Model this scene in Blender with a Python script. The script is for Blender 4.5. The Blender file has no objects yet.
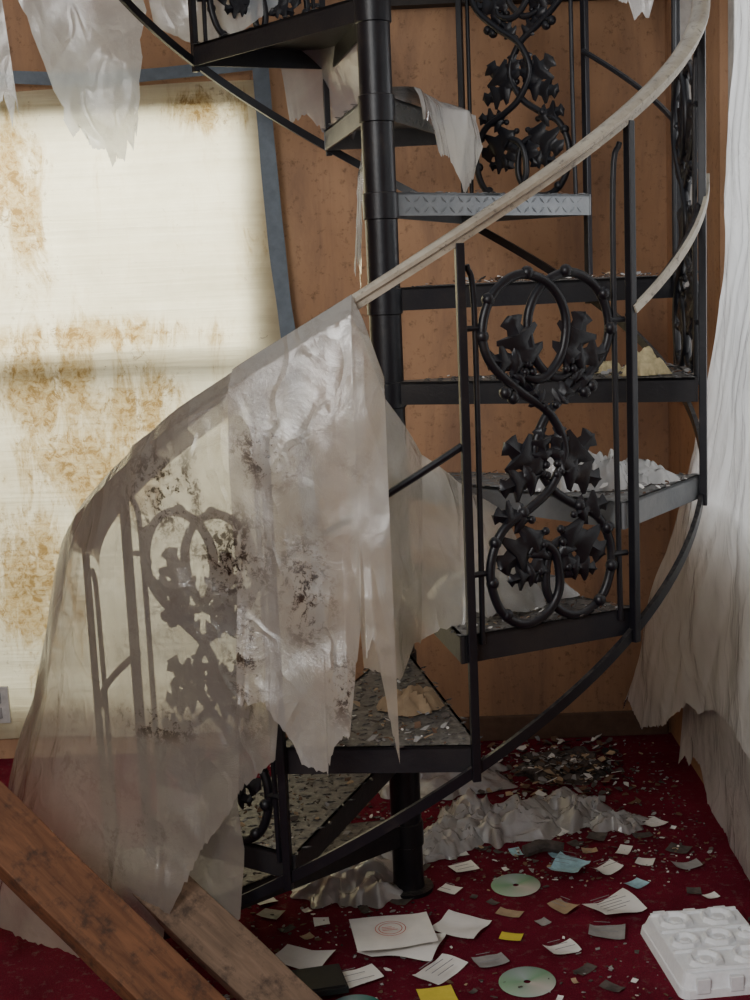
import bpy, math, random
from mathutils import Vector, Matrix, noise
random.seed(7)
rad=math.radians
sc=bpy.context.scene

# ------------------------------------------------------------ node helpers
def new_mat(name):
    m=bpy.data.materials.new(name); m.use_nodes=True
    nt=m.node_tree; nt.nodes.clear()
    out=nt.nodes.new('ShaderNodeOutputMaterial')
    return m,nt,out
def N(nt,t,**k):
    n=nt.nodes.new(t)
    for a,b in k.items():
        if a in n.inputs: n.inputs[a].default_value=b
        else: setattr(n,a,b)
    return n
def ramp(nt,src,stops,interp='LINEAR'):
    r=nt.nodes.new('ShaderNodeValToRGB'); r.color_ramp.interpolation=interp
    e=r.color_ramp.elements
    while len(e)<len(stops): e.new(0.5)
    for i,(p,c) in enumerate(stops):
        e[i].position=p; e[i].color=(c[0],c[1],c[2],1) if hasattr(c,'__len__') else (c,c,c,1)
    nt.links.new(src,r.inputs[0]); return r.outputs[0]
def coords(nt,scale=(1,1,1),loc=(0,0,0)):
    tc=nt.nodes.new('ShaderNodeTexCoord'); mp=nt.nodes.new('ShaderNodeMapping')
    mp.inputs['Scale'].default_value=scale; mp.inputs['Location'].default_value=loc
    nt.links.new(tc.outputs['Object'],mp.inputs[0]); return mp.outputs[0]
def noi(nt,co,scale,detail=6,rough=.6,dist=0):
    n=N(nt,'ShaderNodeTexNoise',Scale=scale,Detail=detail,Roughness=rough,Distortion=dist)
    nt.links.new(co,n.inputs['Vector']); return n.outputs['Fac']
def mixc(nt,fac,a,b,mode='MIX'):
    n=nt.nodes.new('ShaderNodeMix'); n.data_type='RGBA'; n.blend_type=mode
    for s,v in ((n.inputs[0],fac),(n.inputs[6],a),(n.inputs[7],b)):
        if isinstance(v,(int,float)): s.default_value=v
        elif isinstance(v,tuple): s.default_value=(v[0],v[1],v[2],1)
        else: nt.links.new(v,s)
    return n.outputs[2]
def mul(nt,a,b,op='MULTIPLY'):
    n=nt.nodes.new('ShaderNodeMath'); n.operation=op
    for s,v in ((n.inputs[0],a),(n.inputs[1],b)):
        if isinstance(v,(int,float)): s.default_value=v
        else: nt.links.new(v,s)
    return n.outputs[0]
def ell(nt,c,r):   # soft ellipsoidal patch mask around a place on the object
    co=coords(nt,tuple(1/x for x in r),tuple(-a/x for a,x in zip(c,r)))
    l=nt.nodes.new('ShaderNodeVectorMath'); l.operation='LENGTH'; nt.links.new(co,l.inputs[0])
    return ramp(nt,l.outputs['Value'],[(.15,1),(1,0)])
def patches(nt,L):
    o=None
    for c,r in L:
        e=ell(nt,c,r); o=e if o is None else mul(nt,o,e,'MAXIMUM')
    return o
def bump(nt,h,strength=.3,dist=.01):
    b=N(nt,'ShaderNodeBump',Strength=strength,Distance=dist); nt.links.new(h,b.inputs['Height']); return b.outputs[0]
def principled(nt,out,col,rough=.6,metal=0,normal=None,spec=.5):
    b=nt.nodes.new('ShaderNodeBsdfPrincipled')
    if isinstance(col,tuple): b.inputs['Base Color'].default_value=(*col,1)
    else: nt.links.new(col,b.inputs['Base Color'])
    if isinstance(rough,(int,float)): b.inputs['Roughness'].default_value=rough
    else: nt.links.new(rough,b.inputs['Roughness'])
    b.inputs['Metallic'].default_value=metal
    b.inputs['Specular IOR Level'].default_value=spec
    if normal: nt.links.new(normal,b.inputs['Normal'])
    nt.links.new(b.outputs[0],out.inputs[0]); return b
def simple(name,col,rough=.7,metal=0,var=.25,scale=30,bs=.2,spec=.4):
    m,nt,out=new_mat(name); co=coords(nt); n=noi(nt,co,scale)
    c=ramp(nt,n,[(.25,tuple(x*(1-var) for x in col)),(.75,tuple(min(1,x*(1+var)) for x in col))])
    principled(nt,out,c,rough,metal,bump(nt,n,bs,.004),spec); return m

# ------------------------------------------------------------ materials
def iron_mat():
    m,nt,out=new_mat('black_painted_iron'); co=coords(nt)
    a=noi(nt,co,9,8,.7); b=noi(nt,co,90,4,.7)
    c=ramp(nt,a,[(.3,(.003,.003,.006)),(.58,(.007,.007,.010)),(.8,(.035,.028,.024))])
    geo=nt.nodes.new('ShaderNodeNewGeometry'); sp=nt.nodes.new('ShaderNodeSeparateXYZ'); nt.links.new(geo.outputs['Normal'],sp.inputs[0])
    up=ramp(nt,sp.outputs[2],[(.6,0),(.95,1)])
    d=mul(nt,up,ramp(nt,b,[(.4,0),(.65,.5)]))
    c=mixc(nt,d,c,(.15,.13,.11))
    principled(nt,out,c,.38,0,bump(nt,b,.3,.002),.38); return m
def tread_mat(name,light):
    m,nt,out=new_mat(name); co=coords(nt)
    a=noi(nt,co,7,8,.7); b=noi(nt,co,60,5,.7)
    base=(.010,.010,.014) if not light else (.12,.13,.14)  # paler variant has the light falling on those treads put into its colour
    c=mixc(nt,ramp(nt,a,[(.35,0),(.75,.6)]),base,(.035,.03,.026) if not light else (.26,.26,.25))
    geo=nt.nodes.new('ShaderNodeNewGeometry'); sp=nt.nodes.new('ShaderNodeSeparateXYZ'); nt.links.new(geo.outputs['Normal'],sp.inputs[0])
    up=ramp(nt,sp.outputs[2],[(.6,0),(.95,1)])
    d=mul(nt,up,ramp(nt,b,[(.33,.2),(.62,.95)]))
    c=mixc(nt,d,c,(.21,.195,.175))
    principled(nt,out,c,.45,.1,bump(nt,b,.3,.003),.35); return m
def rail_mat():
    m,nt,out=new_mat('worn_vinyl_rail'); co=coords(nt); a=noi(nt,co,8,8,.7); b=noi(nt,co,70,5,.7)
    c=mixc(nt,ramp(nt,a,[(.42,0),(.70,.8)]),(.40,.36,.28),(.15,.12,.09))
    c=mixc(nt,ramp(nt,b,[(.56,0),(.68,.75)]),c,(.05,.04,.035))
    principled(nt,out,c,.35,.0,bump(nt,b,.15,.002)); return m
STAINS=[((-.42,-.64,1.10),(.15,.2,.12)),((-.30,-.70,.98),(.12,.2,.14)),((-.16,-.75,.93),(.07,.2,.16)),((-.22,-.75,1.18),(.10,.2,.09)),((-.10,-.75,.75),(.05,.2,.10)),((-.28,-.72,.80),(.06,.2,.20)),((-.46,-.62,.66),(.14,.2,.05))]
def plastic_mat(name,col=(.74,.72,.66),transp=.30,stain=1.0,local=False,cr=.25,tl=.5,gl=.08):
    m,nt,out=new_mat(name); co=coords(nt)
    big=noi(nt,co,3.0,6,.65,.6); mid=noi(nt,co,11,8,.75,1.2); fine=noi(nt,co,62,6,.8,.6)
    msk=ramp(nt,big,[(.48,0),(.64,.8)])
    if local: msk=mul(nt,mul(nt,msk,.35),patches(nt,STAINS),'MAXIMUM')
    s1=mul(nt,mul(nt,ramp(nt,mid,[(.42,0),(.62,1)]),msk),.7*stain)
    s2=mul(nt,mul(nt,ramp(nt,mul(nt,mul(nt,fine,.55),mul(nt,mid,.45),'ADD'),[(.505,0),(.545,1)]),msk),1.0*stain)
    haze=ramp(nt,big,[(.2,tuple(c*.78 for c in col)),(.8,col)])
    c=mixc(nt,s1,haze,(.27,.19,.125)); c=mixc(nt,s2,c,(.035,.023,.015))
    def ridge(co2,sc,w):
        n=noi(nt,co2,sc,2,.5,.3); a=mul(nt,n,.5,'SUBTRACT'); ab=nt.nodes.new('ShaderNodeMath'); ab.operation='ABSOLUTE'; nt.links.new(a,ab.inputs[0])
        return ramp(nt,ab.outputs[0],[(0,1),(w,0)])
    r1=ridge(coords(nt,(1,1,.4)),4.0,.08); r2=ridge(coords(nt,(1.2,1.2,.7),(3,1,2)),7.0,.05)
    h=mul(nt,mul(nt,mul(nt,r1,.6),mul(nt,r2,.4),'ADD'),mul(nt,mid,.7),'ADD')
    nrm=bump(nt,h,cr,.010)
    d=nt.nodes.new('ShaderNodeBsdfDiffuse'); t=nt.nodes.new('ShaderNodeBsdfTranslucent'); g=N(nt,'ShaderNodeBsdfGlossy',Roughness=.14)
    tr=nt.nodes.new('ShaderNodeBsdfTransparent')
    for x in (d,t): nt.links.new(c,x.inputs[0])
    for x in (d,t,g): nt.links.new(nrm,x.inputs['Normal'])
    m1=N(nt,'ShaderNodeMixShader'); m1.inputs[0].default_value=tl; nt.links.new(d.outputs[0],m1.inputs[1]); nt.links.new(t.outputs[0],m1.inputs[2])
    m2=nt.nodes.new('ShaderNodeMixShader'); sm=mul(nt,s1,s2,'MAXIMUM')
    tf=mul(nt,mul(nt,ramp(nt,sm,[(0,1),(.6,.1)]),ramp(nt,big,[(.35,1),(.65,.85)])),transp)
    nt.links.new(tf,m2.inputs[0]); nt.links.new(m1.outputs[0],m2.inputs[1]); nt.links.new(tr.outputs[0],m2.inputs[2])
    fr=N(nt,'ShaderNodeFresnel',IOR=1.5); nt.links.new(nrm,fr.inputs['Normal'])
    m3=nt.nodes.new('ShaderNodeMixShader'); nt.links.new(mul(nt,fr.outputs[0],gl,'ADD'),m3.inputs[0]); nt.links.new(m2.outputs[0],m3.inputs[1]); nt.links.new(g.outputs[0],m3.inputs[2])
    nt.links.new(m3.outputs[0],out.inputs[0]); return m
def film_mat():
    m,nt,out=new_mat('backlit_window_film'); co=coords(nt); cs=coords(nt,(4,1,1.2)); ch=coords(nt,(1,1,28))
    a=noi(nt,cs,2.8,8,.74,.7); b=noi(nt,co,34,8,.8,.6); r=noi(nt,ch,2.2,3,.5,.2); g=noi(nt,co,2.5,5,.65)
    pm=patches(nt,[((-1.08,1.03,1.72),(.13,.3,.42)),((-1.05,1.03,1.18),(.26,.3,.30)),((-.78,1.03,1.10),(.24,.3,.26)),((-1.0,1.03,.96),(.38,.3,.22)),((-.88,1.03,.90),(.30,.3,.24)),((-.5,1.03,1.99),(.22,.3,.10)),((-.9,1.03,1.34),(.6,.3,.08)),((-1.15,1.03,.6),(.25,.3,.4))])  # stain patches, plus a wide thin band painting in the sash shadow
    c=mixc(nt,ramp(nt,r,[(.35,0),(.7,.35)]),(.82,.775,.57),(.62,.57,.37))
    c=mixc(nt,ramp(nt,g,[(.36,0),(.66,.7)]),c,(.53,.48,.31))
    v=mul(nt,a,mul(nt,pm,.28),'ADD')
    soft=ramp(nt,v,[(.54,0),(.78,.55)]); c=mixc(nt,soft,c,(.50,.38,.15))
    s=mul(nt,ramp(nt,v,[(.62,0),(.74,1)]),ramp(nt,b,[(.34,.1),(.58,1)]))
    c=mixc(nt,mul(nt,s,.85),c,(.31,.19,.055))
    v2=mul(nt,b,mul(nt,pm,.12),'ADD'); s3=ramp(nt,v2,[(.62,0),(.70,.7)]); c=mixc(nt,s3,c,(.22,.14,.05))
    nrm=bump(nt,r,.35,.012)
    d=nt.nodes.new('ShaderNodeBsdfDiffuse'); t=nt.nodes.new('ShaderNodeBsdfTranslucent')
    for x in (d,t): nt.links.new(c,x.inputs[0]); nt.links.new(nrm,x.inputs['Normal'])
    m1=N(nt,'ShaderNodeMixShader'); m1.inputs[0].default_value=.6; nt.links.new(d.outputs[0],m1.inputs[1]); nt.links.new(t.outputs[0],m1.inputs[2])
    nt.links.new(m1.outputs[0],out.inputs[0]); return m
def wall_mat():
    m,nt,out=new_mat('stained_tan_wall'); co=coords(nt); cz=coords(nt,(3,3,.6))
    a=noi(nt,co,1.6,6,.6); s=noi(nt,cz,2.5,8,.7,.4); b=noi(nt,co,45,5,.7)
    c=ramp(nt,a,[(.3,(.34,.19,.105)),(.7,(.47,.28,.16))])
    c=mixc(nt,ramp(nt,s,[(.45,0),(.74,.8)]),c,(.18,.11,.08))
    c=mixc(nt,ramp(nt,b,[(.56,0),(.70,.6)]),c,(.12,.07,.04))
    principled(nt,out,c,.85,0,bump(nt,b,.2,.003),.2); return m
def carpet_mat():
    m,nt,out=new_mat('crimson_carpet'); co=coords(nt); a=noi(nt,co,3,6,.65); b=noi(nt,co,260,3,.7); d=noi(nt,co,38,6,.75)
    c=ramp(nt,a,[(.3,(.115,.007,.020)),(.7,(.25,.016,.042))])
    c=mixc(nt,ramp(nt,b,[(.3,.6),(.7,0)]),c,(.04,.003,.006))
    c=mixc(nt,ramp(nt,d,[(.55,0),(.68,.7)]),c,(.16,.10,.09))
    principled(nt,out,c,.95,0,bump(nt,b,.7,.006),.1); return m
def wood_mat(name,c1,c2):
    m,nt,out=new_mat(name); co=coords(nt,(1,9,9)); a=noi(nt,co,6,8,.65,.8); co2=coords(nt); b=noi(nt,co2,25,6,.7)
    c=ramp(nt,a,[(.3,c2),(.7,c1)]); c=mixc(nt,ramp(nt,b,[(.50,0),(.66,.75)]),c,(.03,.02,.015))
    principled(nt,out,c,.75,0,bump(nt,a,.3,.004),.3); return m
def cd_mat(name,tint):
    m,nt,out=new_mat(name); tc=nt.nodes.new('ShaderNodeTexCoord')
    g=nt.nodes.new('ShaderNodeTexGradient'); g.gradient_type='RADIAL'; nt.links.new(tc.outputs['Object'],g.inputs[0])
    c=ramp(nt,g.outputs[1],[(0,tint),(.2,(.5,.65,.55)),(.4,(.75,.75,.7)),(.6,tint),(.8,(.45,.6,.6)),(1,tint)])
    principled(nt,out,c,.25,.4); return m

IRON=iron_mat(); TR_D=tread_mat('dark_diamond_plate',0); TR_L=tread_mat('lit_diamond_plate',1); RAIL=rail_mat()
PL=plastic_mat('torn_polythene',(.84,.80,.72),.46,1.0,True,.4,.78,.05); PLM=plastic_mat('torn_polythene_layer',(.80,.77,.70),.40,1.0,True,.45,.6); PLB=plastic_mat('torn_polythene_clear',(.76,.82,.86),.50,.25,False,.4)
PLC=plastic_mat('clear_polythene_on_floor',(.88,.86,.82),.42,.25,False,.5,.4,.14)
PLW=plastic_mat('white_polythene',(.90,.89,.86),.15,.3); CUR=plastic_mat('white_curtain_film',(.86,.86,.84),.05,.2,False,.25,.35,.0)
FILM=film_mat(); WALL=wall_mat(); CARP=carpet_mat()
W1=wood_mat('orange_pine',(.19,.085,.04),(.085,.036,.018)); W2=wood_mat('grey_pine',(.20,.13,.085),(.10,.065,.042))
FRAME=simple('blue_grey_tape',(.13,.16,.19),.6); WHITE=simple('chipped_white_paint',(.50,.49,.46),.6)
PAPER=simple('paper',(.76,.74,.70),.8,0,.12,12,.1); YEL=simple('yellow_paper',(.66,.53,.06),.8,0,.15); BLUEP=simple('pale_blue_leaflet',(.35,.55,.62),.6,0,.35,40)
REDP=simple('red_ink',(.55,.16,.12),.7,0,.1); BLK=simple('black_card',(.012,.012,.014),.5); GREY=simple('grey_chip',(.30,.29,.28),.8); BROWN=simple('brown_scrap',(.14,.08,.05),.9)
TAN=simple('tan_scrap',(.40,.29,.18),.9); FOAM=simple('styrofoam',(.84,.86,.88),.8,0,.06,90,.3); DIRT=simple('soot_dirt',(.085,.07,.062),.95,0,.6,40,.6)
CDM=cd_mat('compact_disc_silver',(.30,.55,.36)); CDT=cd_mat('compact_disc_teal',(.02,.30,.24)); SPONGE=simple('yellow_foam',(.50,.42,.24),.9,0,.3,60,.6)
LINE=simple('grey_ink',(.25,.25,.27),.8)

# ------------------------------------------------------------ mesh builder
class MB:
    def __init__(s): s.v=[]; s.f=[]; s.m=[]
    def add(s,vs,fs,mi=0):
        o=len(s.v); s.v+= [tuple(x) for x in vs]
        for q in fs: s.f.append(tuple(i+o for i in q)); s.m.append(mi)
    def box(s,c,ax,ay,az,mi=0):
        c=Vector(c); vs=[c+sx*Vector(ax)+sy*Vector(ay)+sz*Vector(az) for sx in(-1,1) for sy in(-1,1) for sz in(-1,1)]
        s.add(vs,[(0,1,3,2),(4,6,7,5),(0,4,5,1),(2,3,7,6),(0,2,6,4),(1,5,7,3)],mi)
    def sweep(s,pts,prof,frames=None,mi=0,scales=None):
        pts=[Vector(p) for p in pts]; n=len(pts); k=len(prof); vs=[]
        up=None
        for i,p in enumerate(pts):
            t=(pts[min(i+1,n-1)]-pts[max(i-1,0)]).normalized()
            if frames: a,b=frames(i,t)
            else:
                if up is None:
                    up=Vector((0,0,1)) if abs(t.z)<.9 else Vector((1,0,0))
                a=t.cross(up).normalized(); b=a.cross(t).normalized(); up=b
            sx=scales[i] if scales else 1
            for (x,y) in prof: vs.append(p+a*x*sx+b*y*sx)
        fs=[]
        for i in range(n-1):
            for j in range(k):
                j2=(j+1)%k; fs.append((i*k+j,i*k+j2,(i+1)*k+j2,(i+1)*k+j))
        fs.append(tuple(range(k))[::-1]); fs.append(tuple((n-1)*k+j for j in range(k)))
        s.add(vs,fs,mi)
    def tube(s,pts,r,k=8,mi=0,scales=None):
        s.sweep(pts,[(r*math.cos(2*math.pi*j/k),r*math.sin(2*math.pi*j/k)) for j in range(k)],None,mi,scales)
    def ball(s,c,r,mi=0,sq=(1,1,1)):
        c=Vector(c); vs=[];fs=[];a,b=6,8
        for i in range(a+1):
            for j in range(b):
                th=math.pi*i/a;ph=2*math.pi*j/b
                vs.append(c+Vector((r*sq[0]*math.sin(th)*math.cos(ph),r*sq[1]*math.sin(th)*math.sin(ph),r*sq[2]*math.cos(th))))
        for i in range(a):
            for j in range(b): fs.append((i*b+j,(i+1)*b+j,(i+1)*b+(j+1)%b,i*b+(j+1)%b))
        s.add(vs,fs,mi)
    def lathe(s,prof,k=24,c=(0,0),mi=0):
        vs=[];n=len(prof)
        for (r,z) in prof:
            for j in range(k):
                a=2*math.pi*j/k; vs.append((c[0]+r*math.cos(a),c[1]+r*math.sin(a),z))
        fs=[(i*k+j,i*k+(j+1)%k,(i+1)*k+(j+1)%k,(i+1)*k+j) for i in range(n-1) for j in range(k)]
        s.add(vs,fs,mi)
    def obj(s,name,mats,parent=None,smooth=True,bevel=0,origin=None,angle=40):
        me=bpy.data.meshes.new(name); vs=s.v
        if origin: vs=[tuple(Vector(v)-Vector(origin)) for v in vs]
        me.from_pydata(vs,[],s.f)
        for m in mats: me.materials.append(m)
        me.polygons.foreach_set('material_index',s.m)
        if smooth:
            me.polygons.foreach_set('use_smooth',[True]*len(me.polygons))
            try: me.set_sharp_from_angle(angle=rad(angle))
            except Exception: pass
        me.validate()
        o=bpy.data.objects.new(name,me); sc.collection.objects.link(o)
        if origin: o.location=origin
        if parent: o.parent=parent
        if bevel:
            b=o.modifiers.new('bev','BEVEL'); b.width=bevel; b.segments=2; b.limit_method='ANGLE'
        return o
def empty(name):
    e=bpy.data.objects.new(name,None); sc.collection.objects.link(e); e.empty_display_size=.1; return e
def catmull(P,n=8):
    P=[Vector(p) for p in P]; Q=[P[0]*2-P[1]]+P+[P[-1]*2-P[-2]]; o=[]
    for i in range(1,len(Q)-2):
        a,b,c,d=Q[i-1:i+3]
        for k in range(n):
            t=k/n; o.append(.5*((2*b)+(c-a)*t+(2*a-5*b+4*c-d)*t*t+(3*b-a-3*c+d)*t**3))
    o.append(P[-1]); return o

# ------------------------------------------------------------ room
XL,XR,YB,YF,ZC=-1.75,.86,1.06,-4.2,2.75
b=MB(); b.add([(XL,YF,0),(XR,YF,0),(XR,YB,0),(XL,YB,0),(XL,YF,-.1),(XR,YF,-.1),(XR,YB,-.1),(XL,YB,-.1)],[(0,1,2,3),(4,7,6,5),(0,4,5,1),(1,5,6,2),(2,6,7,3),(3,7,4,0)]); b.obj('floor',[CARP],smooth=False)
def wall_with_hole(name,axis,c0,c1,a0,a1,h):
    b=MB(); ha,hb,hz0,hz1=h
    def bx(s0,s1,z0,z1):
        if axis=='x': b.box(((s0+s1)/2,(c0+c1)/2,(z0+z1)/2),((s1-s0)/2,0,0),(0,(c1-c0)/2,0),(0,0,(z1-z0)/2))
        else: b.box(((c0+c1)/2,(s0+s1)/2,(z0+z1)/2),((c1-c0)/2,0,0),(0,(s1-s0)/2,0),(0,0,(z1-z0)/2))
    bx(a0,ha,0,ZC); bx(hb,a1,0,ZC); bx(ha,hb,0,hz0); bx(ha,hb,hz1,ZC)
    return b.obj(name,[WALL],smooth=False)
wall_with_hole('wall_back','x',YB,YB+.12,XL-.12,XR+.12,(-1.45,-.37,.16,2.04))
wall_with_hole('wall_right','y',XR,XR+.12,YF,YB,(-.9,.40,.75,2.2))
b=MB(); b.box((XL-.06,(YF+YB)/2,ZC/2),(.06,0,0),(0,(YB-YF)/2,0),(0,0,ZC/2)); b.obj('wall_left',[WALL],smooth=False)
b=MB(); b.box((.44,YB-.03,2.355),(.40,0,0),(0,.03,0),(0,0,.10)); b.obj('trim_1',[simple('dark_beam',(.03,.025,.022),.8)],smooth=False)
b=MB(); b.box((XR-.02,.74,1.70),(.02,0,0),(0,.04,0),(0,0,.57)); b.box((XR-.03,.74,1.12),(.03,0,0),(0,.06,0),(0,0,.02)); b.obj('trim_2',[WHITE],smooth=False,bevel=.004)

win=empty('window_1')
b=MB()
for (x0,x1,z0,z1) in [(-1.45,-1.40,.16,2.04),(-.42,-.37,.16,2.04),(-1.45,-.37,1.99,2.04),(-1.45,-.37,.16,.22),(-1.45,-.37,1.23,1.30)]:
    b.box(((x0+x1)/2,YB+.05,(z0+z1)/2),((x1-x0)/2,0,0),(0,.03,0),(0,0,(z1-z0)/2))
b.obj('sash_frame',[WHITE],win,smooth=False,bevel=.003)
b=MB(); nx,nz=60,90; vs=[]
for j in range(nz+1):
    for i in range(nx+1):
        s=i/nx;t=j/nz; x=-1.72+s*(1.72-.312+ (1-t)*.035); z=.07+t*2.0
        y=YB-.022-.012*noise.noise(Vector((x*2,3,z*1.3)))-.006*noise.noise(Vector((x*9,3,z*4)))- .01*max(0,noise.noise(Vector((x*1.2,9,z*12))))
        vs.append((x,y,z+.012*noise.noise(Vector((x*3,0,t)))))
b.add(vs,[(j*(nx+1)+i,j*(nx+1)+i+1,(j+1)*(nx+1)+i+1,(j+1)*(nx+1)+i) for j in range(nz) for i in range(nx)])
b.obj('window_film',[FILM],win)
def ribbon(mb,pts,w,th,wd,mi=0):
    wd=Vector(wd); P=catmull(pts,8); vs=[];n=len(P)
    for i,p in enumerate(P):
        k=w*(1+.12*noise.noise(p*6)); vs+= [p-wd*k,p+wd*k,p+wd*k+Vector((0,-th,0)),p-wd*k+Vector((0,-th,0))]
    fs=[]
    for i in range(n-1):
        for j in range(4): fs.append((i*4+j,i*4+(j+1)%4,(i+1)*4+(j+1)%4,(i+1)*4+j))
    fs+=[(0,1,2,3),(n*4-1,n*4-2,n*4-3,n*4-4)]
    mb.add(vs,fs,mi)
b=MB()
ribbon(b,[(-.335,YB-.05,2.10),(-.325,YB-.055,1.8),(-.31,YB-.05,1.5),(-.285,YB-.05,1.2),(-.262,YB-.05,.8),(-.25,YB-.05,.3)],.024,.006,(1,0,0))
ribbon(b,[(-1.72,YB-.05,2.095),(-1.2,YB-.055,2.11),(-.8,YB-.05,2.09),(-.31,YB-.05,2.115)],.018,.006,(0,0,1))
b.obj('film_tape',[FRAME],win)
win2=empty('window_2'); b=MB()
for (y0,y1,z0,z1) in [(-.9,-.84,.75,2.2),(.34,.40,.75,2.2),(-.9,.40,2.14,2.2),(-.9,.40,.75,.81),(-.26,-.21,.75,2.2)]:
    b.box((XR+.05,(y0+y1)/2,(z0+z1)/2),(.03,0,0),(0,(y1-y0)/2,0),(0,0,(z1-z0)/2))
b.obj('sash_frame',[WHITE],win2,smooth=False,bevel=.003)
ol=MB(); ol.box((-1.285,YB-.032,.19),(.04,0,0),(0,.006,0),(0,0,.06)); ol.box((-1.285,YB-.04,.215),(.016,0,0),(0,.004,0),(0,0,.018),1); ol.box((-1.285,YB-.04,.165),(.016,0,0),(0,.004,0),(0,0,.018),1)
ol.obj('wall_outlet',[WHITE,GREY],smooth=False,bevel=.002)
b=MB(); b.box((.28,YB-.008,.04),(.57,0,0),(0,.008,0),(0,0,.04)); b.obj('baseboard_back',[simple('dark_baseboard',(.12,.07,.045),.8)],smooth=False,bevel=.003)

# ------------------------------------------------------------ spiral staircase
ST=empty('spiral_staircase'); R=.704; RISE=.2125
tz=lambda n:.1775+RISE*n
t0=lambda n:-79+30*(n-3)
zs=lambda th:.55+(th+80)/30*RISE
zr=lambda th:zs(th)+.985
zm=lambda th:zr(th)-.37
def cyl(th,r,z): return Vector((r*math.cos(rad(th)),r*math.sin(rad(th)),z))
b=MB(); prof=[(0,0),(.06,0),(.06,.010),(.04,.012),(.037,.03)]
for n in range(0,12):
    z=tz(n); prof+=[(.037,z-.06),(.041,z-.058),(.041,z-.002),(.037,z)]
prof+=[(.037,2.9),(0,2.9)]
b.lathe(prof,28); b.obj('centre_pole',[IRON],ST,angle=30)
for n in range(0,11):
    b=MB(); z=tz(n); a0=t0(n)-1.5; a1=t0(n)+31
    P=[cyl(a0-25,.04,z),cyl(a0,R-.004,z),cyl(a1,R-.004,z),cyl(a1+25,.04,z)]
    th=.006; lip=.052
    vs=[p for p in P]+[p-Vector((0,0,th)) for p in P]
    b.add(vs,[(0,1,2,3),(7,6,5,4),(0,4,5,1),(1,5,6,2),(2,6,7,3),(3,7,4,0)])
    cen=(P[0]+P[1]+P[2]+P[3])/4
    for i,j in ((0,1),(1,2),(3,2)):
        a,c=P[i],P[j]; d=(c-a).normalized(); nrm=Vector((d.y,-d.x,0))
        if nrm.dot(a-cen)<0: nrm=-nrm
        m=(a+c)/2-nrm*.003-Vector((0,0,lip/2)); b.box(m,d*((c-a).length/2),nrm*.003,Vector((0,0,lip/2)))
    def loz(c,d,nn):
        s=d.cross(nn); L,W,H=.012,.0042,.0022
        b.add([c-d*L,c-s*W,c+d*L,c+s*W,c+nn*H-d*L*.4,c+nn*H+d*L*.4],[(0,1,4),(1,2,5,4),(2,3,5),(3,0,4,5)])
    mid=rad((a0+a1)/2); ex=Vector((math.cos(mid),math.sin(mid),0)); ey=Vector((-ex.y,ex.x,0))
    k=0; x=.09
    while x<R*.95:
        w=.06+(x-.05)*math.tan(rad(15)); yy=-math.floor(w/.032)*.032
        while yy<w-.012:
            d=(ex+ey).normalized() if (k+round(yy/.032))%2 else (ex-ey).normalized()
            if abs(yy)<w-.018: loz(ex*x+ey*yy+Vector((0,0,z+.0002)),d,Vector((0,0,1)))
            yy+=.032
        x+=.03; k+=1
    if n in (7,8):
        a,c=P[0],P[1]; d=(c-a).normalized(); nn=Vector((d.y,-d.x,0)); nn=nn if nn.dot(a-cen)>0 else -nn
        L=(c-a).length; x=.03; k=0
        while x<L-.02:
            for q in range(2):
                dd=(d+Vector((0,0,1))*(1 if (k+q)%2 else -1)*.8).normalized()
                loz(a+d*x-Vector((0,0,.015+.024*q)),dd,nn)
            x+=.028;k+=1
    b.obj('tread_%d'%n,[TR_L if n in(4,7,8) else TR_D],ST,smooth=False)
def helix(fn,r,a,bb,step=3): 
    n=int((bb-a)/step)+1; return [cyl(a+(bb-a)*i/(n-1),r,fn(a+(bb-a)*i/(n-1))) for i in range(n)]
def hframes(pts):
    def fr(i,t):
        p=pts[i]; e=Vector((p.x,p.y,0)).normalized(); b2=t.cross(e); b2=b2 if b2.z>0 else -b2; return e,b2.normalized()
    return fr
b=MB(); pts=helix(zr,R,-168,165); prof=[(-.012,-.016),(.012,-.016),(.014,-.004),(.022,.000),(.023,.008),(.016,.015),(.006,.018),(-.006,.018),(-.016,.015),(-.023,.008),(-.022,.0),(-.014,-.004)]
prof=[(x*.82,y*.82) for x,y in prof]
b.sweep(pts,prof,hframes(pts)); b.obj('handrail',[RAIL],ST,angle=35)
b=MB(); pts=helix(zs,R,-172,165); b.sweep(pts,[(-.005,-.010),(.005,-.010),(.005,.010),(-.005,.010)],hframes(pts)); b.obj('outer_stringer',[IRON],ST,angle=30)
b=MB()
for n in range(0,12,2):
    a=t0(n); b.tube(helix(zm,R-.004,a,a+30),.007,8)
b.obj('mid_rails',[IRON],ST)
b=MB(); pts=helix(lambda t:zm(t)+.012,R+.012,-49,-12); b.sweep(pts,[(-.004,-.008),(.004,-.008),(.004,.008),(-.004,.008)],hframes(pts)); b.obj('rail_trim_strip',[RAIL],ST,angle=30)
b=MB()
for n in range(0,12):
    a=t0(n); c=cyl(a,R+.004,0); e=cyl(a,1,0); q=Vector((-e.y,e.x,0))
    z0=max(0.0,zs(a)-.02); z1=zr(a)-.012; b.box((c.x,c.y,(z0+z1)/2),e*.008,q*.008,(0,0,(z1-z0)/2))
    for s in (-1,1):
        if (n%2==1 and s==1) or (n%2==0 and s==-1):
            aa=a+s*2.3; P=[cyl(a+s*1.2,R-.006,zr(a)-.05),cyl(aa,R-.012,zr(a)-.12),cyl(aa,R-.014,zr(a)-.5),cyl(a+s*2.0,R-.012,tz(n if s==1 else n-1)-.02)]
            b.tube(catmull(P,5),.0062,6)
b.obj('balusters',[IRON],ST,smooth=False,bevel=.0015)
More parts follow.
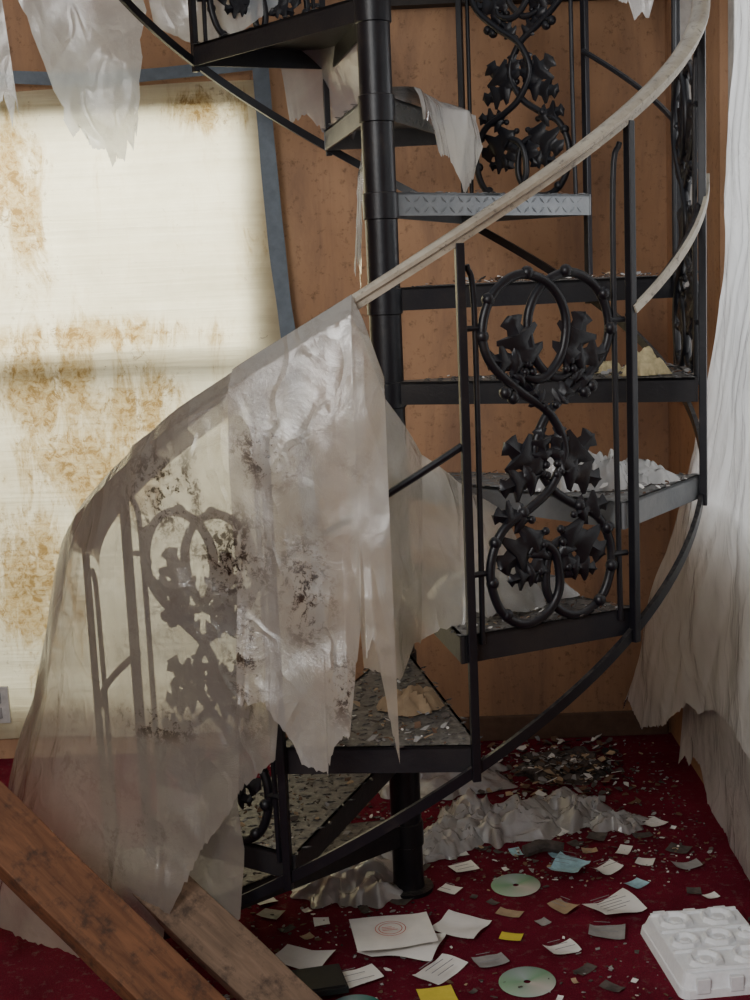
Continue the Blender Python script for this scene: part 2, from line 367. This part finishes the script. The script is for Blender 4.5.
def leaf(mb,base,ang,L,fr,W=.70,zoff=0):
    O,ux,uy,un=fr; tip=[(0,.03),(.10,.16),(.20,.50),(.30,.56),(.36,.28),(.46,.30),(.58,.58),(.66,.54),(.68,.24),(.78,.20),(.88,.32),(.93,.22),(1.0,.0)]
    ca,sa=math.cos(rad(ang)),math.sin(rad(ang))
    def P(t,w,h):
        t2=t+abs(w)*.12; x=base[0]+L*(t2*ca-w*W*sa); y=base[1]+L*(t2*sa+w*W*ca); return O+ux*x+uy*y+un*(h+zoff)
    vs=[];m=len(tip)
    for (t,w) in tip: vs.append(P(t,0,.013-.004*t))
    for (t,w) in tip: vs.append(P(t,w,.001))
    for (t,w) in tip: vs.append(P(t,-w,.001))
    for (t,w) in tip: vs.append(P(t,0,-.006))
    for (t,w) in tip: vs.append(P(t,w*.5,.0095 if w>.4 else .004))
    for (t,w) in tip: vs.append(P(t,-w*.5,.0095 if w>.4 else .004))
    fs=[]
    for i in range(m-1):
        fs+=[(i,i+1,4*m+i+1,4*m+i),(4*m+i,4*m+i+1,m+i+1,m+i),(i+1,i,5*m+i,5*m+i+1),(5*m+i+1,5*m+i,2*m+i,2*m+i+1),
             (3*m+i+1,3*m+i,m+i,m+i+1),(3*m+i,3*m+i+1,2*m+i+1,2*m+i)]
    mb.add(vs,fs)
def panel(n):
    b=MB(); a=t0(n)+15; un=cyl(a,1,0); ux=Vector((-un.y,un.x,0))*1.04; uy=Vector((0,0,1)); O=un*(R*math.cos(rad(15))-.004)+Vector((0,0,tz(n)+.004))
    fr=(O,ux,uy,un)
    strand=[(-.05,.135),(-.03,.155),(.005,.13),(.012,.06),(-.02,.014),(-.07,.004),(-.115,.04),(-.132,.115),(-.105,.185),(-.045,.222),(0,.258),(.03,.325),(0,.395),(-.06,.44),(-.118,.495),(-.134,.555),(-.11,.62),(-.055,.652),(.005,.632),(.037,.575),(.028,.505),(-.01,.462),(-.05,.468),(-.06,.49)]
    for s in (1,-1):
        P=catmull([(x*s,y,0) for x,y in strand],6)
        Q=[O+ux*p.x+uy*p.y+un*(.003*s) for p in P]; m=len(Q)
        b.tube(Q,.0090,8,0,[min(1,.55+.45*min(i,m-1-i)/10) for i in range(m)])
        for (bx,by,an,L) in [(-.035,.475,112,.112),(-.045,.49,172,.082),(-.05,.475,225,.06),(-.01,.28,140,.108),(-.012,.30,98,.072),(-.02,.285,195,.09),
                             (-.016,.175,212,.115),(-.02,.15,255,.075),(-.045,.20,168,.078),(-.03,.10,190,.065),(-.012,.41,130,.06)]:
            bb=(bx*s,by); ang=an if s==1 else 180-an
            leaf(b,bb,ang,L,fr)
            b.ball(O+ux*bb[0]+uy*bb[1]+un*.006,.008)
        for (bx,by) in [(-.134,.545),(-.12,.61),(-.04,.655),(-.128,.09),(-.12,.165),(-.10,.025),(-.06,.215),(-.09,.44),(-.075,.43)]:
            b.ball(O+ux*bx*s+uy*by+un*.003,.0125)
        for v in (.56,.11):
            b.tube([O+ux*.13*s+uy*v,O+ux*.165*s+uy*v],.006,6)
    b.obj('ornamental_panel_%d'%n,[IRON],ST,angle=50)
for n in (1,3,5,7,9): panel(n)

# ------------------------------------------------------------ plastic sheets
def lerpcols(cols,s,t):
    k=s*(len(cols)-1); i=min(int(k),len(cols)-2); f=k-i
    f=f*f*(3-2*f)*.5+f*.5
    def ev(c):
        q=t*(len(c)-1); j=min(int(q),len(c)-2); g=q-j
        return [c[j][x]*(1-g)+c[j+1][x]*g for x in range(3)]
    a,bq=ev(cols[i]),ev(cols[i+1]); return [a[x]*(1-f)+bq[x]*f for x in range(3)]
def torn(rnd,nx,lo,hi):   # torn-edge profile made of uneven triangular flaps
    o=[0]*(nx+1); x=0; v=rnd.uniform(-1,1); sgn=1
    while x<=nx:
        w=max(2,rnd.uniform(lo,hi)*nx); v2=sgn*rnd.uniform(0,1)**1.6; sgn=-sgn
        for i in range(int(x),min(nx,int(x+w))+1): o[i]=v+(v2-v)*min(1,(i-x)/w)
        x+=w; v=v2
    return o
def tri(x): return abs((x%2)-1)
def sheet(name,cols,mat,nx=110,nz=110,amp=.02,fold=.012,jag=.03,seed=0,cylc=True,sidejag=0.0,parent=None,jp=4,lo=.02,hi=.10,nrmv=None,pleat=0):
    b=MB(); vs=[]; rnd=random.Random(seed); jg=torn(rnd,nx,lo,hi); sj0=torn(rnd,nz,.03,.12); sj1=torn(rnd,nz,.03,.12)
    for i in range(nx+1):
        s=i/nx
        for j in range(nz+1):
            t=j/nz; ss=s
            if sidejag:
                ss=s+sidejag*((sj0[j]*.5+.5)*(1-s)**6-(sj1[j]*.5+.5)*s**6)
            A,B_,Z=lerpcols(cols,min(1,max(0,ss)),t)
            Z+=jag*(jg[i]+.25*noise.noise(Vector((i*.9,seed,0))))*t**jp
            if cylc: p=cyl(A,B_,Z); nr=cyl(A,1,0)
            else: p=Vector((A,B_,Z)); nr=nrmv
            q=p
            n1=noise.noise(q*2.6+Vector((seed,0,0))); n2=noise.noise(Vector((q.x*6,q.y*6,q.z*2.2))+Vector((0,seed,0)))
            f1=tri(2.2*noise.noise(Vector((q.x*2.2,q.y*2.2,q.z*1.1))+Vector((seed,3,9)))+q.x*2.2+q.z*1.2); f2=tri(3*noise.noise(Vector((q.x*3,q.y*3,q.z*2.0))+Vector((7,seed,2)))+q.x*4-q.z*1.5); f3=tri(4*noise.noise(Vector((q.x*3.4,q.y*3.4,q.z*3))+Vector((seed,8,2)))+q.x*7+q.z*3); n4=noise.noise(q*22)
            w=min(1,t*4)
            p=p+nr*w*(amp*n1+fold*(n2*.9+f1*.8+f2*.6+f3*.35)+.0015*n4+pleat*math.sin((s*nx*.55)+3*noise.noise(q*2)))
            vs.append(p)
    fs=[(i*(nz+1)+j,i*(nz+1)+j+1,(i+1)*(nz+1)+j+1,(i+1)*(nz+1)+j) for i in range(nx) for j in range(nz)]
    b.add(vs,fs); return b.obj(name,[mat],parent,angle=180)
DR=empty('torn_plastic_sheeting')
def col(th,rt,rb,zb,zt=None,rm=None):
    zt=zr(th)+.013 if zt is None else zt
    rm=(rt+rb)/2 if rm is None else rm
    return [(th,rt-.035,zt-.06),(th,rt-.03,zt-.01),(th,rt,zt+.004),(th,rt+.022,zt-.03),(th,(rt+rm)/2+.02,zt*.75+zb*.25),(th,rm+.01,(zt+zb)/2),(th,(rm+rb)/2,zt*.25+zb*.75),(th,rb,zb)]
T=.714
A=[col(-178,T,1.02,.02,.87,.86),col(-167,T,1.0,.02,None,.86),col(-160,T,.98,.08),col(-152,T,.97,.17),col(-142,T,.93,.18),col(-132,T,.88,.19),col(-125,T,.85,.22),col(-119,T,.79,.42),col(-113,T,.765,.54),col(-106,T,.76,.60)]
sheet('sheet_left',A,PL,180,130,.022,.014,.05,1,parent=DR,jp=5,lo=.02,hi=.22,sidejag=.03)
Bc=[col(-112,T+.012,.79,.70),col(-108,T+.012,.79,.68),col(-104,T+.012,.79,.66),col(-100,T+.012,.79,.61),col(-97,T+.012,.78,.72),col(-94.5,T+.012,.78,.84),col(-93,T+.012,.78,.82,1.40),col(-90.5,T+.01,.78,.60,1.30)]
sheet('sheet_middle',Bc,PLM,100,130,.014,.014,.07,5,parent=DR,jp=5,lo=.03,hi=.18)
b2=[[(-132,.735,.50),(-130,.75,.40),(-128,.78,.28)],[(-124,.735,.50),(-122,.75,.36),(-121,.77,.20)],[(-115,.735,.60),(-114,.74,.42),(-115,.75,.28)]]
sheet('sheet_lower_flap',b2,PL,50,50,.02,.015,.03,7,parent=DR,lo=.06,hi=.3)
Cc=[[(-96,.74,1.40),(-96,.75,1.1),(-95,.73,.78)],[(-91,.70,1.27),(-91,.71,1.0),(-90,.70,.74)],[(-84,.56,1.14),(-85,.60,.97),(-86,.62,.80)],[(-74,.47,1.07),(-76,.52,.94),(-78,.60,.825)],[(-66,.42,1.03),(-68,.5,.92),(-72,.60,.828)],[(-56,.40,.99),(-56,.48,.9),(-60,.58,.828)]]
sheet('sheet_right_drape',Cc,PLM,90,60,.02,.018,.02,9,parent=DR,lo=.05,hi=.15)
# torn sheet thrown over the front edge of the upper tread and hanging from it
EN=Vector((.933,-.358,0)); ed=Vector((.358,.933,0))
def ecol(r,zb,out=.012,back=.10):
    e=ed*r+EN*.040*(1-r/.7); f=lambda o,z:(e.x+EN.x*o,e.y+EN.y*o,z)
    return [f(-back,1.905),f(-back*.5,1.90),f(0,1.895),f(out,1.875),f(out+.012,1.82),f(out+.018,(1.80+zb)/2),f(out+.02,zb)]
sheet('tatter_upper_right',[ecol(.05,1.85),ecol(.12,1.79),ecol(.20,1.75),ecol(.28,1.76),ecol(.36,1.68,.03),ecol(.44,1.70,.04),ecol(.52,1.80,.04)],PLW,70,60,.02,.020,.035,12,False,parent=DR,lo=.06,hi=.25,nrmv=EN)
sheet('tatter_upper_left',[[(113,.66,2.14),(110,.70,2.02),(108,.73,1.93)],[(104,.62,2.16),(101,.68,1.98),(100,.72,1.86)],[(95,.50,2.10),(94,.6,1.97),(92,.62,1.90)]],PLB,40,40,.03,.03,.06,13,parent=DR,lo=.08,hi=.3)
sheet('tatter_strand',[[(88,.3,1.90),(96,.35,1.75),(98,.4,1.52)],[(94,.3,1.90),(99,.35,1.72),(101,.4,1.48)]],PLW,12,50,.015,.015,.1,14,parent=DR,sidejag=.3)
HG=empty('hanging_plastic_strips')
HV=Vector((.2,-1,0))
sheet('strip_1',[[(-.96,.5,2.5),(-.92,.5,2.25),(-.84,.5,2.0),(-.80,.5,1.90)],[(-.80,.5,2.5),(-.77,.5,2.2),(-.72,.5,2.0),(-.70,.5,1.80)],[(-.54,.5,2.5),(-.57,.5,2.2),(-.60,.5,2.0),(-.62,.5,1.84)]],PLB,70,70,.05,.03,.04,21,False,parent=HG,nrmv=HV,sidejag=.1,lo=.05,hi=.2)
sheet('strip_2',[[(-1.10,.45,2.5),(-1.05,.45,2.2),(-.99,.45,1.98)],[(-.95,.45,2.5),(-.93,.45,2.2),(-.91,.45,1.92)]],PLB,30,50,.03,.03,.04,22,False,parent=HG,nrmv=HV,lo=.1,hi=.3)
sheet('strip_4',[[(-.62,.62,2.5),(-.60,.62,2.3),(-.58,.62,2.14)],[(-.45,.62,2.5),(-.43,.62,2.3),(-.42,.62,2.08)],[(-.20,.62,2.5),(-.22,.62,2.35),(-.25,.62,2.20)]],PLB,40,40,.04,.03,.04,24,False,parent=HG,nrmv=HV,lo=.1,hi=.3)
sheet('strip_3',[[(.58,.5,2.35),(.60,.5,2.2),(.63,.5,2.12)],[(.74,.5,2.35),(.73,.5,2.2),(.70,.5,2.10)]],PLW,20,20,.02,.02,.03,23,False,parent=HG,nrmv=HV,lo=.1,hi=.4)
CV=Vector((-1,0,0))
def ccol(y0,y1,y2,y3,zb,xb,xt=.83): return [(xt,y0,2.6),(xt,y1*.6+y0*.4,2.0),(xt-.005,y1,1.5),(xt-.02,y2,1.0),((xt-.03+xb)/2,(y2+y3)/2,.60),(xb,y3,zb)]
CT=empty('window_curtain')
CU=[ccol(-.05,.20,.42,.93,.17,.70),ccol(-.16,.05,.26,.76,.12,.71),ccol(-.30,-.10,.08,.56,.20,.74),ccol(-.46,-.3,-.1,.28,.34,.78),ccol(-.66,-.55,-.4,-.1,.40,.79),ccol(-1.0,-.95,-.9,-.8,.3,.80)]
sheet('curtain_film',CU,CUR,130,110,.018,.010,.05,31,False,nrmv=CV,pleat=.0012,lo=.02,hi=.2,parent=CT)
CU2=[[(.82,.50,.9),(.80,.56,.5),(.78,.55,.08)],[(.82,.42,.9),(.80,.46,.5),(.79,.44,.14)],[(.83,.1,.9),(.82,.12,.5),(.81,.12,.03)],[(.835,-.6,.9),(.835,-.6,.5),(.83,-.6,.03)]]
sheet('lower_film',CU2,PLW,90,60,.010,.006,.03,33,False,nrmv=CV,lo=.05,hi=.2,parent=CT)

def crumple(mb,c,sx,sy,h,seed,n=26,rot=0,mi=0,fr=1.0):
    vs=[];ca,sa=math.cos(rot),math.sin(rot)
    for i in range(n+1):
        for j in range(n+1):
            u=i/n*2-1;v=j/n*2-1; q=Vector((u*2*fr+seed,v*2*fr,seed*1.7))
            an=math.atan2(v,u); e=1+.35*noise.noise(Vector((math.cos(an)*1.5+seed,math.sin(an)*1.5+seed,0)))+.30*noise.noise(Vector((math.cos(an)*4+seed,math.sin(an)*4,0)))*max(abs(u),abs(v))
            uu=u*math.sqrt(1-v*v*.45);vv=v*math.sqrt(1-u*u*.45)
            x=uu*sx*e;y=vv*sy*e
            z=h*max(.04,(.42+.55*noise.noise(q*1.1)+.30*(tri(3*noise.noise(q*.9)+u)-.4)+.16*tri(5*noise.noise(q*1.3))))*(1-max(abs(u),abs(v))**3)+.003
            vs.append((c[0]+x*ca-y*sa,c[1]+x*sa+y*ca,c[2]+z))
    mb.add(vs,[(i*(n+1)+j,(i+1)*(n+1)+j,(i+1)*(n+1)+j+1,i*(n+1)+j+1) for i in range(n) for j in range(n)],mi)
b=MB(); crumple(b,(.24,.36,0),.18,.13,.09,3,60,.1); crumple(b,(.44,.42,0),.12,.10,.07,8,40,-.4); crumple(b,(.56,.34,0),.08,.06,.04,29,30,.2); crumple(b,(.10,.26,0),.12,.08,.06,19,40,.7); crumple(b,(-.02,.20,0),.14,.08,.05,11,40); crumple(b,(.1,.72,0),.22,.15,.07,14,40); crumple(b,(-.14,.05,0),.14,.16,.07,17,40)
b.obj('crumpled_plastic_on_floor',[PLC])
b=MB()
p=cyl(-38,.5,tz(4)); crumple(b,p,.12,.10,.10,21,36); p=cyl(-62,.45,tz(3)); crumple(b,p,.14,.12,.08,25,36,.5); p=cyl(-28,.58,tz(4)); crumple(b,p,.09,.08,.05,23,30)
p=cyl(85,.50,tz(8)); crumple(b,p,.10,.09,.03,27,24)
b.obj('crumpled_plastic_on_treads',[PLW],DR)

def chip(mb,c,s,rng,mi,tilt=.35,th=.0015):
    k=rng.randint(4,6); a0=rng.random()*6.28; nx=rng.uniform(-tilt,tilt);ny=rng.uniform(-tilt,tilt); P=[]
    for i in range(k):
        a=a0+i*6.283/k+rng.uniform(-.35,.35); r=s*rng.uniform(.5,1.1); x=r*math.cos(a);y=r*math.sin(a)*rng.uniform(.6,1); P.append((c[0]+x,c[1]+y,c[2]+nx*x+ny*y+abs(nx)*s+abs(ny)*s+th))
    vs=P+[(x,y,z-th) for x,y,z in P]; mb.add(vs,[tuple(range(k)),tuple(range(2*k-1,k-1,-1))]+[(i,k+i,k+(i+1)%k,(i+1)%k) for i in range(k)],mi)
rng=random.Random(4); CH=[GREY,PAPER,BROWN,TAN,DIRT,BLK]
b=MB()
for i in range(6500):
    x=rng.uniform(-.6,.80);y=rng.uniform(-1.3,1.0)
    dens=.36+1.1*noise.noise(Vector((x*3,y*3,2)))+(.35 if y>.0 else 0)
    if rng.random()>dens: continue
    s=rng.choice([.002,.003,.003,.004,.004,.005,.006,.009])
    chip(b,(x,y,.001),s,rng,rng.choice([0,0,0,1,2,2,2,3,4,4,4,5]))
b.obj('floor_debris',CH,smooth=False)
b=MB()
for i in range(1100):
    r=abs(rng.gauss(0,.8)); a=rng.uniform(0,6.28); x=.50+.22*r*math.cos(a);y=.76+.22*r*math.sin(a)
    if x>.66 or y>1.03 or x<.1: continue
    chip(b,(x,y,rng.uniform(0,.025*max(0,1-r))),rng.choice([.003,.005,.008,.012,.018]),rng,rng.choice([0,2,2,4,4,4,3,5,1]),.5)
crumple(b,(.48,.80,-.006),.15,.15,.035,41,40,0,4,2)
b.obj('rubble_pile',CH,smooth=False)
b=MB()
for n in range(0,9):
    for i in range(210 if n<7 else 60):
        a=rng.uniform(t0(n)+1,t0(n)+29); r=.1+.59*math.sqrt(rng.random())
        chip(b,cyl(a,r,tz(n)+.003),rng.choice([.002,.003,.003,.004,.005,.007,.012]),rng,rng.choice([0,0,1,2,2,2,3,4,4,4]),.5)
b.obj('tread_debris',CH,ST,smooth=False)
b=MB()
crumple(b,cyl(-14,.58,tz(5)),.05,.035,.055,51,24,0,0,.7); crumple(b,cyl(-4,.50,tz(5)),.035,.03,.04,52,24,0,0,.7)
b.obj('yellow_foam_scrap',[SPONGE])
b=MB(); crumple(b,cyl(-88,.45,tz(2)),.06,.045,.06,61,20,0,0,.8); b.obj('torn_cardboard',[TAN])

def flat(mb,c,w,h,rot,mi=0,z=.004,curl=.01,n=8,seed=0):
    vs=[];ca,sa=math.cos(rot),math.sin(rot)
    for i in range(n+1):
        for j in range(n+1):
            u=(i/n-.5)*w;v=(j/n-.5)*h
            vs.append((c[0]+u*ca-v*sa,c[1]+u*sa+v*ca,z+curl*(abs(noise.noise(Vector((u*9+seed,v*9,seed))))*1.6+ (abs(u/w*2)**4)*.4)))
    mb.add(vs,[(i*(n+1)+j,(i+1)*(n+1)+j,(i+1)*(n+1)+j+1,i*(n+1)+j+1) for i in range(n) for j in range(n)],mi)
def decal_lines(mb,c,w,h,rot,k,mi,z):
    ca,sa=math.cos(rot),math.sin(rot)
    for i in range(k):
        v=h*(.35-.7*i/max(1,k-1)); l=w*.38*(.6+.4*((i*37)%5)/5)
        P=[(-w*.38,v-.0012),(-w*.38+2*l,v-.0012),(-w*.38+2*l,v+.0012),(-w*.38,v+.0012)]
        mb.add([(c[0]+x*ca-y*sa,c[1]+x*sa+y*ca,z) for x,y in P],[(0,1,2,3)],mi)
KEEP=[(-.04,-.28,.15),(.26,-.01,.08),(.24,-.47,.08),(-.12,-.56,.08),(-.20,-.47,.08),(.645,-.395,.22)]
def litter(name,c,w,h,rot,mat,z=.006,curl=.008,lines=0,seed=0,extra=None):
    KEEP.append((c[0],c[1],max(w,h)*.6+.02))
    b=MB(); flat(b,(c[0],c[1]),w,h,rot,0,z,curl,8,seed)
    if lines: decal_lines(b,c,w,h,rot,lines,1,z+curl*1.4+.002)
    return b.obj(name,[mat,extra or LINE])
b=MB(); flat(b,(-.04,-.28),.18,.15,.15,0,.030,.008,10,1)
cx,cy=-.045,-.285
for rr in (.035,.027):
    k=28; vs=[];
    for i in range(k):
        a=6.283*i/k
        vs+=[(cx+rr*math.cos(a),cy+rr*math.sin(a),.0425),(cx+(rr-.002)*math.cos(a),cy+(rr-.002)*math.sin(a),.0425)]
    b.add(vs,[(2*i,2*i+1,(2*i+3)%(2*k),(2*i+2)%(2*k)) for i in range(k)],1)
decal_lines(b,(cx,cy),.05,.02,.15,3,1,.0425)
flat(b,(-.02,-.30),.17,.13,-.3,0,.008,.012,10,5)
b.obj('stamped_letter',[PAPER,REDP])
litter('white_envelope',(.115,-.22),.11,.10,-.5,PAPER,.004,.01,0,2)
litter('white_envelope',(.06,-.41),.11,.07,.9,PAPER,.003,.01,4,3)
litter('white_envelope',(-.24,-.34),.12,.09,-.4,PAPER,.004,.01,0,4)
litter('white_envelope',(-.12,-.43),.10,.07,.4,PAPER,.005,.006,3,5)
litter('white_envelope',(.17,-.38),.07,.05,.3,GREY,.004,.008,2,16)
litter('printed_flyer',(.475,-.16),.12,.09,.5,PAPER,.005,.014,6,6)
litter('printed_flyer',(.44,-.27),.08,.06,-.2,GREY,.004,.01,3,7)
litter('printed_flyer',(.36,-.14),.06,.05,-.8,TAN,.004,.01,3,17)
litter('printed_flyer',(.33,-.34),.07,.05,.4,PAPER,.004,.01,3,18)
litter('blue_leaflet',(.40,.06),.08,.09,-.5,BLUEP,.008,.02,4,8)
litter('blue_leaflet',(.49,.05),.07,.05,.6,PAPER,.006,.015,3,9)
litter('playing_card',(.14,.10),.065,.05,.4,PAPER,.004,.004,3,10)
litter('playing_card',(.10,-.02),.05,.04,-.6,PAPER,.004,.004,2,11)
litter('yellow_note',(.05,-.52),.075,.075,.2,YEL,.004,.004,0,12)
litter('yellow_note',(.225,-.27),.05,.035,-.3,YEL,.004,.003,0,13)
litter('pale_note',(.55,-.03),.05,.04,.7,BLUEP,.004,.006,0,14)
litter('pale_note',(.69,.06),.07,.04,.2,GREY,.004,.01,0,15)
b=MB(); rr=random.Random(9)
for i in range(200):
    x=rr.uniform(-.35,.72); y=rr.uniform(-.55,.36); s=rr.uniform(.018,.06)
    if any(math.hypot(x-k[0],y-k[1])<k[2]+s*.5 for k in KEEP): continue
    KEEP.append((x,y,s*.7))
    flat(b,(x,y),s,s*rr.uniform(.5,1),rr.uniform(0,3),rr.choice([0,1,1,2,3,3,0,4]),.002,.006,4,i)
b.obj('paper_scraps',[PAPER,GREY,TAN,DIRT,BLUEP],smooth=False)
b=MB(); b.box((-.20,-.47,.022),(.055,.012,0),(-.012,.05,0),(0,0,.007)); b.box((-.20,-.47,.0305),(.05,.011,0),(-.011,.045,0),(0,0,.0012)); b.obj('black_wallet',[BLK],smooth=False,bevel=.004)
def cd(name,x,y,mat,z=.004):
    b=MB(); b.lathe([(.0075,0),(.0075,.0012),(.021,.0013),(.023,.0016),(.058,.0016),(.06,.0008),(.058,0),(.0075,0)],48)
    o=b.obj(name,[mat]); o.location=(x,y,z); o.rotation_euler=(.03,-.02,0); return o
cd('compact_disc',.26,-.01,CDM); cd('compact_disc',.24,-.47,CDM); cd('compact_disc',-.12,-.56,CDT)
b=MB(); b.tube(catmull([(.30,.16,.015),(.35,.18,.02),(.40,.17,.014)],6),.016,8); b.ball((.34,.18,.02),.022,0,(1.3,.8,.7)); b.obj('charred_stick',[DIRT])
# styrofoam packaging: stepped tray with moulded recesses and ribs
b=MB(); c=Vector((.645,-.395,0)); ax=Vector((.99,.10,0)); ay=Vector((-.10,.99,0))
def slab(hw,hl,z0,z1,cut,inset):
    def ring(w,l,z):
        o=[]
        for (sx,sy) in ((1,1),(-1,1),(-1,-1),(1,-1)):
            for k in range(4):
                a=math.atan2(sy,sx)+(k-1.5)*rad(25); o.append(c+ax*(sx*(w-cut)+cut*math.cos(a)*1.0)+ay*(sy*(l-cut)+cut*math.sin(a))+Vector((0,0,z)))
        return o
    r1=ring(hw,hl,z0); r2=ring(hw-inset,hl-inset,z1); k=len(r1)
    b.add(r1+r2,[(i,(i+1)%k,k+(i+1)%k,k+i) for i in range(k)]+[tuple(k+i for i in range(k))])
slab(.118,.155,0.0,.018,.02,.003); slab(.112,.149,.018,.046,.02,.010)
for i,(u,v,r) in enumerate([(-.052,.088,.040),(.045,.09,.040),(-.06,-.005,.034),(.015,.0,.036),(.078,.01,.020),(-.045,-.09,.040),(.05,-.085,.038)]):
    q=c+ax*u+ay*v; vs=[]; ring=[(1,.046),(.9,.057),(.72,.057),(.64,.047),(.40,.047),(.32,.053),(.12,.053)]
    for (k2,zz) in ring:
        for k in range(8): vs.append((q.x+r*k2*math.cos(k*.7854+.39),q.y+r*k2*math.sin(k*.7854+.39),zz))
    b.add(vs,[(i2*8+k,i2*8+(k+1)%8,(i2+1)*8+(k+1)%8,(i2+1)*8+k) for i2 in range(6) for k in range(8)]+[tuple(48+k for k in range(8))])
for v in (-.125,-.045,.045,.125):
    b.box(c+ay*v+Vector((0,0,.048)),ax*.098,ay*.004,(0,0,.004))
for u in (-.07,0,.07):
    for s in (-1,1): b.box(c+ax*u+ay*s*.150+Vector((0,0,.026)),ax*.014,ay*.006,(0,0,.016))
b.obj('styrofoam_tray',[FOAM],smooth=False,bevel=.003)

def plank(name,p0,p1,w,t,hint,mat):
    p0,p1=Vector(p0),Vector(p1); L=(p1-p0).length; X=(p1-p0).normalized(); Z=Vector(hint); Y=Z.cross(X).normalized(); Z=X.cross(Y).normalized()
    b=MB(); n=14; vs=[]
    for i in range(n+1):
        x=L*i/n
        for (y,z) in ((-w/2,-t/2),(w/2,-t/2),(w/2,t/2),(-w/2,t/2)):
            k=.002*noise.noise(Vector((x*8,y*20,z*20))); vs.append((x,y+k,z+k))
    fs=[(i*4+j,i*4+(j+1)%4,(i+1)*4+(j+1)%4,(i+1)*4+j) for i in range(n) for j in range(4)]+[(3,2,1,0),(n*4,n*4+1,n*4+2,n*4+3)]
    b.add(vs,fs); o=b.obj(name,[mat],smooth=False,bevel=.003)
    M=Matrix((X,Y,Z)).transposed().to_4x4(); M.translation=p0; o.matrix_world=M; return o
plank('timber_plank',(-.93,-.70,.67),(-.21,-.97,.04),.115,.045,(.3,-.55,.8),W1)
plank('timber_plank',(-.52,-.62,.35),(-.05,-.92,.03),.10,.04,(.35,-.75,.6),W2)

# ------------------------------------------------------------ light
w=bpy.data.worlds.new('World'); sc.world=w; w.use_nodes=True
bg=w.node_tree.nodes['Background']; bg.inputs[0].default_value=(.78,.81,.86,1); bg.inputs[1].default_value=.66
def area(name,loc,tgt,sx,sy,e,col):
    l=bpy.data.lights.new(name,'AREA'); l.shape='RECTANGLE'; l.size=sx; l.size_y=sy; l.energy=e; l.color=col
    o=bpy.data.objects.new(name,l); sc.collection.objects.link(o); o.location=loc
    o.rotation_euler=(Vector(tgt)-Vector(loc)).to_track_quat('-Z','Y').to_euler(); return o
area('daylight_back_window',(-.95,1.75,1.95),(-.9,1.0,1.45),1.7,1.7,110,(1,.97,.87))
area('daylight_right_window',(1.6,-.1,1.7),(.8,-.1,1.4),1.6,1.6,46,(.95,.97,1))
area('daylight_room',(-1.3,-3.4,2.4),(0,0,.9),1.2,1.2,72,(1,.99,.97))

# ------------------------------------------------------------ camera
cam=bpy.data.cameras.new('camera'); co=bpy.data.objects.new('camera',cam); sc.collection.objects.link(co); sc.camera=co
yaw,p,ro=rad(.76),rad(9.2),rad(2.5)
F=Vector((-math.sin(yaw)*math.cos(p),math.cos(yaw)*math.cos(p),-math.sin(p)))
R0=Vector((math.cos(yaw),math.sin(yaw),0));U0=R0.cross(F)
Rv=R0*math.cos(ro)-U0*math.sin(ro);Uv=U0*math.cos(ro)+R0*math.sin(ro)
M=Matrix((Rv,Uv,-F)).transposed().to_4x4(); M.translation=Vector((0,-3.13,1.473)); co.matrix_world=M
cam.sensor_fit='VERTICAL'; cam.sensor_height=36; cam.lens=48.96; cam.clip_start=.02
